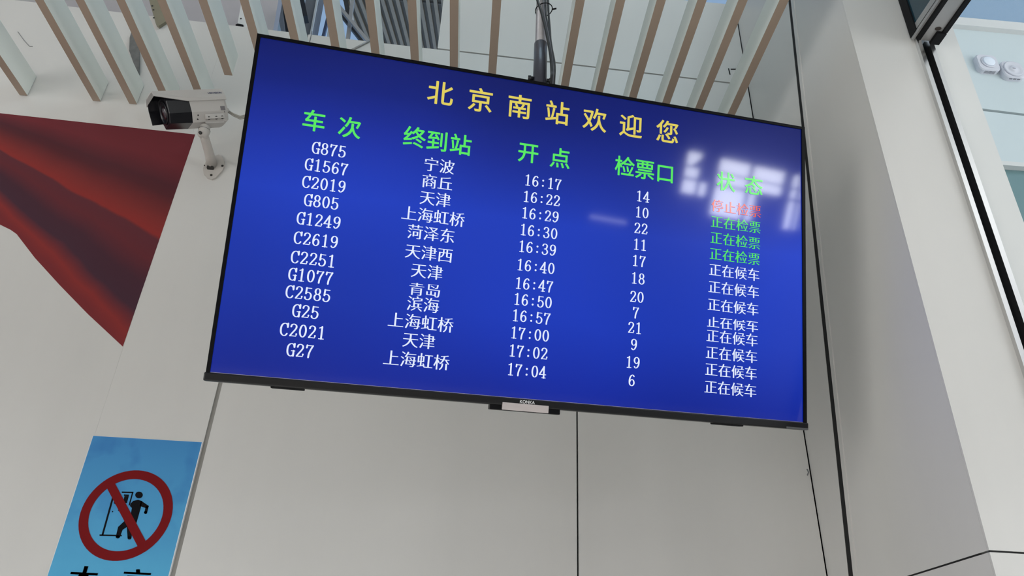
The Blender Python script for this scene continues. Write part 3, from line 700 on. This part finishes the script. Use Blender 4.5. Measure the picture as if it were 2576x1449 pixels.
m = MB(); m.lathe((.1302, 0, -.004), (1, 0, 0), [(0, .036), (.003, .036), (.003, .031), (-.006, .030), (-.008, .0)], 32); body(m, 'lens_ring', hood_m)
m = MB(); m.lathe((.128, 0, -.004), (1, 0, 0), [(0, .022), (.004, .020), (.007, .012), (.008, .001)], 28); body(m, 'lens', lens_m)
m = MB(); m.rbox((-.055, -.0478, -.046), (.012, -.018, -.0300), .003); m.rbox((-.055, -.032, -.056), (.012, .02, -.046), .003); body(m, 'mount_foot', shell)
for x in (.002, -.024, -.045):
    m = MB(); m.lathe((x, -.041, -.0402), (0, -1, -.8), [(0, .0062), (.006, .0055)], 12); body(m, 'foot_screw', screw_m)
for x, z in ((.035, -.030), (.040, -.043)):
    m = MB(); m.lathe((x, -.040, z), (0, -1, -.6), [(0, .0024), (.003, .0024)], 10); body(m, 'housing_screw', screw_m)
grey_ink = mat('label_grey', (.16, .15, .16), .5, noise=.1)
def on_side(t, name, mt, parent, x, z0, nrm_z, yoff):
    """flat lettering on the side of the housing that faces the hall"""
    xf = BM_ @ Matrix.Translation((x, yoff, z0)) @ Matrix(((-1, 0, 0, 0), (0, 0, -1, 0), (0, 1, 0, 0), (0, 0, 0, 1))) @ Matrix.Rotation(nrm_z, 4, 'X')
    return t.build(name, mt, parent, WM[secam.name].inverted() @ xf)
vis_side = -1
t = Txt(); t.add(latin('HIKVISION', .048, .03), 0, 0, 1.0); on_side(t, 'maker_mark', mat('label_navy', (.05, .055, .12), .5, noise=.1), secam, -.042, .0370, -.507, -.0462)
m = MB(); m.box((-.062, -.0492, -.021), (-.047, -.0478, -.008)); m.box((-.058, -.0492, -.030), (-.056, -.0478, -.024)); body(m, 'rating_label', grey_ink)
m = MB(); m.lathe((-.072, 0, -.006), (-1, 0, 0), [(0, .010), (.006, .010), (.007, .0075), (.020, .0075), (.021, .006)], 16); body(m, 'cable_gland', shell)
tail = BM_ @ Vector((-.090, 0, -.006))
cable_w = mat('white_cable', (.42, .40, .36), .5, noise=.1)
for k, (dy, dz) in enumerate(((0, 0), (.004, .004), (.003, -.004))):
    p0 = tail + Vector((0, dy, dz)); p1 = at((604, 293 + k * 3), 1, tail.y + .02); p2 = at((640, 286 + k * 4), 1, tail.y + .07); p3 = at((700, 292 + k * 4), 1, YW - .01)
    MB().tube([p0, p0.lerp(p1, .5) + Vector((0, 0, -.003)), p1, p1.lerp(p2, .5) + Vector((0, 0, .003)), p2, p3], .0028, 8).build('lead', cable_w, secam)

# ------------------------------------------------------------------ sliding-door header beside the pier
hd = thing('door_header', 'weathered grey aluminium door header with black seals, above the steel jamb', 'door header', Vector((1.27, YF, 3.42)))
YN = -.7
teal_dark = glass('dark_teal_glass', (.010, .04, .06), .92)
m = MB(); m.prism([(1.268, YF - .012, 3.424), (1.3155, YF - .012, 3.424), (1.3155, YN, 3.424), (1.268, YN, 3.424)], (0, 0, .05)); m.build('underside_plate', grey_alu, hd)
m = MB(); m.box((1.2565, YN, 3.420), (1.268, YF - .016, 3.47)); m.box((1.3155, YN, 3.418), (1.330, YF - .05, 3.49)); m.box((1.300, YF - .05, 3.414), (1.328, YF - .008, 3.424)); m.build('rubber_seal', rubber, hd)
m = MB(); m.box((1.250, YN, 3.430), (1.2562, YF - .005, 3.441)); m.box((1.252, YN, 3.4475), (1.2562, YF - .005, 3.470)); m.build('side_rail', grey_alu, hd)
m = MB(); m.box((1.2535, YN, 3.441), (1.2565, YF - .004, 3.4475)); m.box((1.2565, YN, 3.47), (1.31, YF - .02, 3.50)); m.build('rail_gasket', rubber, hd)
m = MB(); m.box((1.253, YN, 3.470), (1.2565, YF - .035, 4.3)); m.build('fanlight_pane', teal_dark, hd)
m = MB(); m.box((1.248, YF - .035, 3.44), (1.2605, YF - .004, 4.3)); m.build('seal_post', rubber, hd)
hp = at((2360, 72), 2, 3.4238)
m = MB(); m.lathe((hp.x, hp.y, 3.4242), (0, 0, -1), [(0, .007), (.001, .007)], 9, squash=1.4); m.build('worn_hole', mat('worn_hole', (.03, .022, .018), .8, noise=.3), hd)

# ------------------------------------------------------------------ two wall detectors in the recess
det = mat('detector_white', (.66, .67, .73), .42, noise=.01); det_b = mat('detector_dome', (.80, .86, .95), .3, noise=.01); slot = mat('vent_slot', (.20, .20, .23), .6, noise=.1)
def rounded(cx, cz, hw, hh, r, n=6):
    out = []
    for sx_, sz_, a0_ in ((1, 1, 0), (-1, 1, 90), (-1, -1, 180), (1, -1, 270)):
        for k in range(n + 1): a = math.radians(a0_ + 90 * k / n); out.append((cx + sx_ * (hw - r) + r * math.cos(a), cz + sz_ * (hh - r) + r * math.sin(a)))
    return out
def detector(label, cx, cz, hw, dome):
    o = thing('wall_detector', label, 'detector', Vector((cx, YR, cz)), 'detectors on the recess wall')
    m = MB(); secs = [(0, 1.0), (-.024, 1.0), (-.030, .93)]
    rings = []
    for y, k in secs: rings.append([m.bm.verts.new((cx + (a - cx) * k, YR + y, cz + (b - cz) * k)) for a, b in rounded(cx, cz, hw, hw, hw * .5)])
    for a, b in zip(rings, rings[1:]):
        for i in range(len(a)): f = m.bm.faces.new((a[i], a[(i + 1) % len(a)], b[(i + 1) % len(a)], b[i]))
    m.bm.faces.new(rings[-1]); m.bm.faces.new(rings[0])
    m.build('casing', det, o)
    if dome:
        MB().lathe((cx, YR - .030, cz), (0, -1, 0), [(0, .040), (.004, .040), (.005, .036)], 32).build('rim', det, o)
        MB().lathe((cx, YR - .035, cz), (0, -1, 0), [(0, .032), (.004, .0315), (.006, .028), (.0068, .002)], 32).build('dome', det_b, o)
        for k in range(9):
            x = cx - .028 + k * .0066; MB().box((x, YR - .024, cz - hw - .0008), (x + .003, YR - .006, cz - hw + .002)).build('vent', slot, o)
    else:
        MB().lathe((cx, YR - .030, cz), (0, -1, 0), [(0, .052), (.006, .051), (.007, .047), (.003, .036), (.002, .022), (.006, .020), (.007, .003)], 36).build('ring_cover', det, o)
        MB().box((cx - .008, YR - .0378, cz - .002), (cx + .008, YR - .0370, cz + .002)).build('emblem', slot, o)
        for k in range(3): x = cx - .03 + k * .021; MB().box((x, YR - .020, cz - hw - .0008), (x + .016, YR - .013, cz - hw + .002)).build('vent', slot, o)
detector('square white wall detector with bright round dome and vent slots', 2.588, 1.6 + 3.105, .058, True)
detector('rounded white wall detector with a ringed plain face, right of the domed one', 2.712, 1.6 + 3.068, .058, False)

# ------------------------------------------------------------------ behind and above the back wall
m = MB(); m.prism([(-4.2, 2.52, 3.9), (-1.005, 2.52, 3.9), (-1.13, 2.52, 5.6), (-4.2, 2.52, 5.6)], (0, .06, 0)); struct(m.build('wall_upper', mat('lilac_paint', (.42, .40, .42), .5, noise=.04)))
m = MB(); m.box((-4.2, YW + Q, 3.94), (XR, 2.62, 3.955)); struct(m.build('trim_6', white_paint))
def bar(name, pa, pb, wpx, y, depth, mt, label=None, cat=None):
    """an upright or raking bar between two seen points, wpx wide in the picture"""
    a, b = at(pa, 1, y), at(pb, 1, y); d = (b - a).normalized(); a2 = a - d * .25
    s_ = Vector((d.z, 0, -d.x)) * (at((pa[0] + wpx, pa[1]), 1, y).x - a.x) / max(abs(d.z), .2) * .5
    m = MB(); m.prism([a2 - s_, a2 + s_, b + s_, b - s_], (0, depth, 0)); o = m.build(name, mt)
    if label: at_origin(o, b); tag(o, label, cat)
    else: struct(o)
    return o
frost = mat('frosted_panel', (.42, .52, .60), .4, noise=.08, nscale=4)
bar('trim_7', (670, -10), (690, 88), 34, 2.75, .02, frost)
bar('steel_post', (697, -10), (709, 90), 16, 2.80, .05, mid_steel, 'dark grey steel post above the wall, above the screen corner', 'post')
bar('steel_post', (713, -10), (727, 92), 17, 2.87, .05, dark_steel, 'black steel post above the wall, right beside the dark grey post', 'post')
bar('steel_post', (756, -10), (766, 40), 14, 2.84, .05, dark_steel, 'short black steel post seen between two slats above the wall', 'post')
bar('steel_beam', (788, -10), (768, 92), 34, 3.0, .10, mid_steel, 'grey raking steel beam against blue sky above the wall', 'beam')
bar('trim_8', (799, -10), (780, 92), 4, 2.98, .02, white_paint)
bar('steel_rod', (830, 20), (812, 92), 7, 3.1, .02, mat('blue_steel', (.08, .11, .20), .4, noise=.1), 'slim blue-grey rod right of the sky gap above the wall', 'rod')
bar('trim_9', (836, 20), (826, 95), 8, 3.05, .02, white_paint)
bar('window_post', (868, -10), (879, 52), 11, 2.90, .03, dark_steel, 'black window post left of the ribbed soffit', 'post')
bar('trim_10', (881, -10), (887, 50), 5, 2.88, .02, white_paint)
bar('steel_brace', (880, 52), (874, 100), 9, 2.87, .02, grey_alu, 'short upright silver brace below the black window post', 'brace')
bar('steel_brace', (879, 54), (921, 108), 14, 2.95, .02, dark_steel, 'black raking brace at the foot of the window post', 'brace')
bar('steel_brace', (884, 52), (932, 110), 7, 2.83, .02, grey_alu, 'silver raking brace in front of the ribbed soffit', 'brace')
# ribbed soffit beyond
d = Vector((0, .886, .464)); o0 = at((1000, 60), 1, 7.0); xl, xr = at((884, 50), 1, 7.0).x, at((1150, 60), 1, 7.0).x
rib_d = mat('soffit_grey', (.15, .108, .062), .5, noise=.08); rib_l = mat('soffit_rib', (.42, .31, .20), .45, noise=.06)
m = MB(); A_ = Vector((xl, o0.y, o0.z)) - d * 4; m.prism([A_, A_ + Vector((xr - xl, 0, 0)), A_ + Vector((xr - xl, 0, 0)) + d * 9, A_ + d * 9], Vector((0, -.464, .886)) * .05)
nr = 15; nd = Vector((0, .464, -.886))
m.mi = 1
for k in range(nr):
    a = A_ + Vector(((xr - xl) * (k + .5) / nr, 0, 0)); wv = Vector((.022, 0, 0)); m.prism([a - wv, a + wv, a + wv + d * 9, a - wv + d * 9], nd * .03)
m.mi = 0
for q in (3.2, 5.2): a = A_ + d * q + nd * .012; m.prism([a, a + Vector((xr - xl, 0, 0)), a + Vector((xr - xl, 0, 0)) + d * .03, a + d * .03], nd * .004)
struct(m.build('ceiling_soffit', [rib_d, rib_l]))
# brackets seen between the left slats
def bracket(name, pxs, y, depth, mt, label, holes=()):
    o = thing(name, label, 'bracket', at(pxs[0], 1, y))
    m = MB(); m.prism([at(p, 1, y) for p in pxs], (0, depth, 0)); m.build('plate', mt, o)
    for p in holes:
        c_ = at(p, 1, y); MB().lathe(c_, (0, -1, 0), [(0, .004), (.001, .004)], 10).build('bolt_hole', screw_m, o)
    return o
bk = bracket('steel_bracket', [(597, 62), (610, -10), (650, -10), (638, 67), (602, 66)], 2.40, .02, white_paint, 'white steel bracket with a bolt hole between two slats, left of the screen', [(606, 47)])
m = MB(); m.prism([at(p, 1, 2.38) for p in ((598, 66), (622, 69), (640, 71), (640, 66), (602, 61))], (0, .14, 0)); m.build('foot_plate', white_paint, bk)
m = MB(); m.prism([at(p, 1, 2.375) for p in ((592, 62), (598, 59), (612, 62), (612, 65), (597, 66))], (0, .02, 0)); m.build('rubber_pad', rubber, bk)
olive = mat('olive_channel', (.22, .20, .14), .5, noise=.1)
bracket('channel_bracket', [(372, -10), (404, -10), (420, 52), (398, 66), (392, 60)], 2.235, .012, olive, 'olive-grey perforated channel end between two slats, upper left', [(383, 15), (386, 25), (387, 45)])
bracket('concrete_bracket', [(331, 78), (345, 100), (350, 130), (349, 185), (340, 170), (325, 128), (326, 95)], 2.235, .012, mat('concrete', (.16, .16, .155), .8, noise=.25, nscale=30), 'small grey rough block behind a slat above the security camera')
# small hook and scuffs on the white wall
wire = mat('scuff', (.20, .21, .22), .6, noise=.1)
MB().tube([at(p, 1, YW - .001) for p in ((45, 80), (60, 101), (70, 112), (75, 117), (82, 117))], .0011, 6).build('scratch', wire, wall_back)
for pts_ in (((1640 + 822 * .2346, 735 * .2346), (1640 + 838 * .2346, 800 * .2346)), ((1640 + 845 * .2346, 742 * .2346), (1640 + 912 * .2346, 742 * .2346))):
    MB().tube([at(p, 1, YW - .001) for p in pts_], .0022, 6).build('crack', rubber, wall_back)
MB().tube([at(p, 1, YW - .001) for p in ((2030, 1180), (2034, 1188), (2031, 1196))], .0018, 6).build('crack', wire, wall_back)
MB().tube([at(p, 1, YW - .001) for p in ((785, 79), (779, 105))], .0016, 6).build('crack', wire, wall_back)
o = MB().tube([at((933, 101), 1, YW - .004), at((880, 128), 1, YW - .004)], .004, 8).build('tie_rod', grey_alu); at_origin(o, at((933, 101), 1, YW - .004)); tag(o, 'thin silver rod raking across the wall top just above the screen', 'rod')
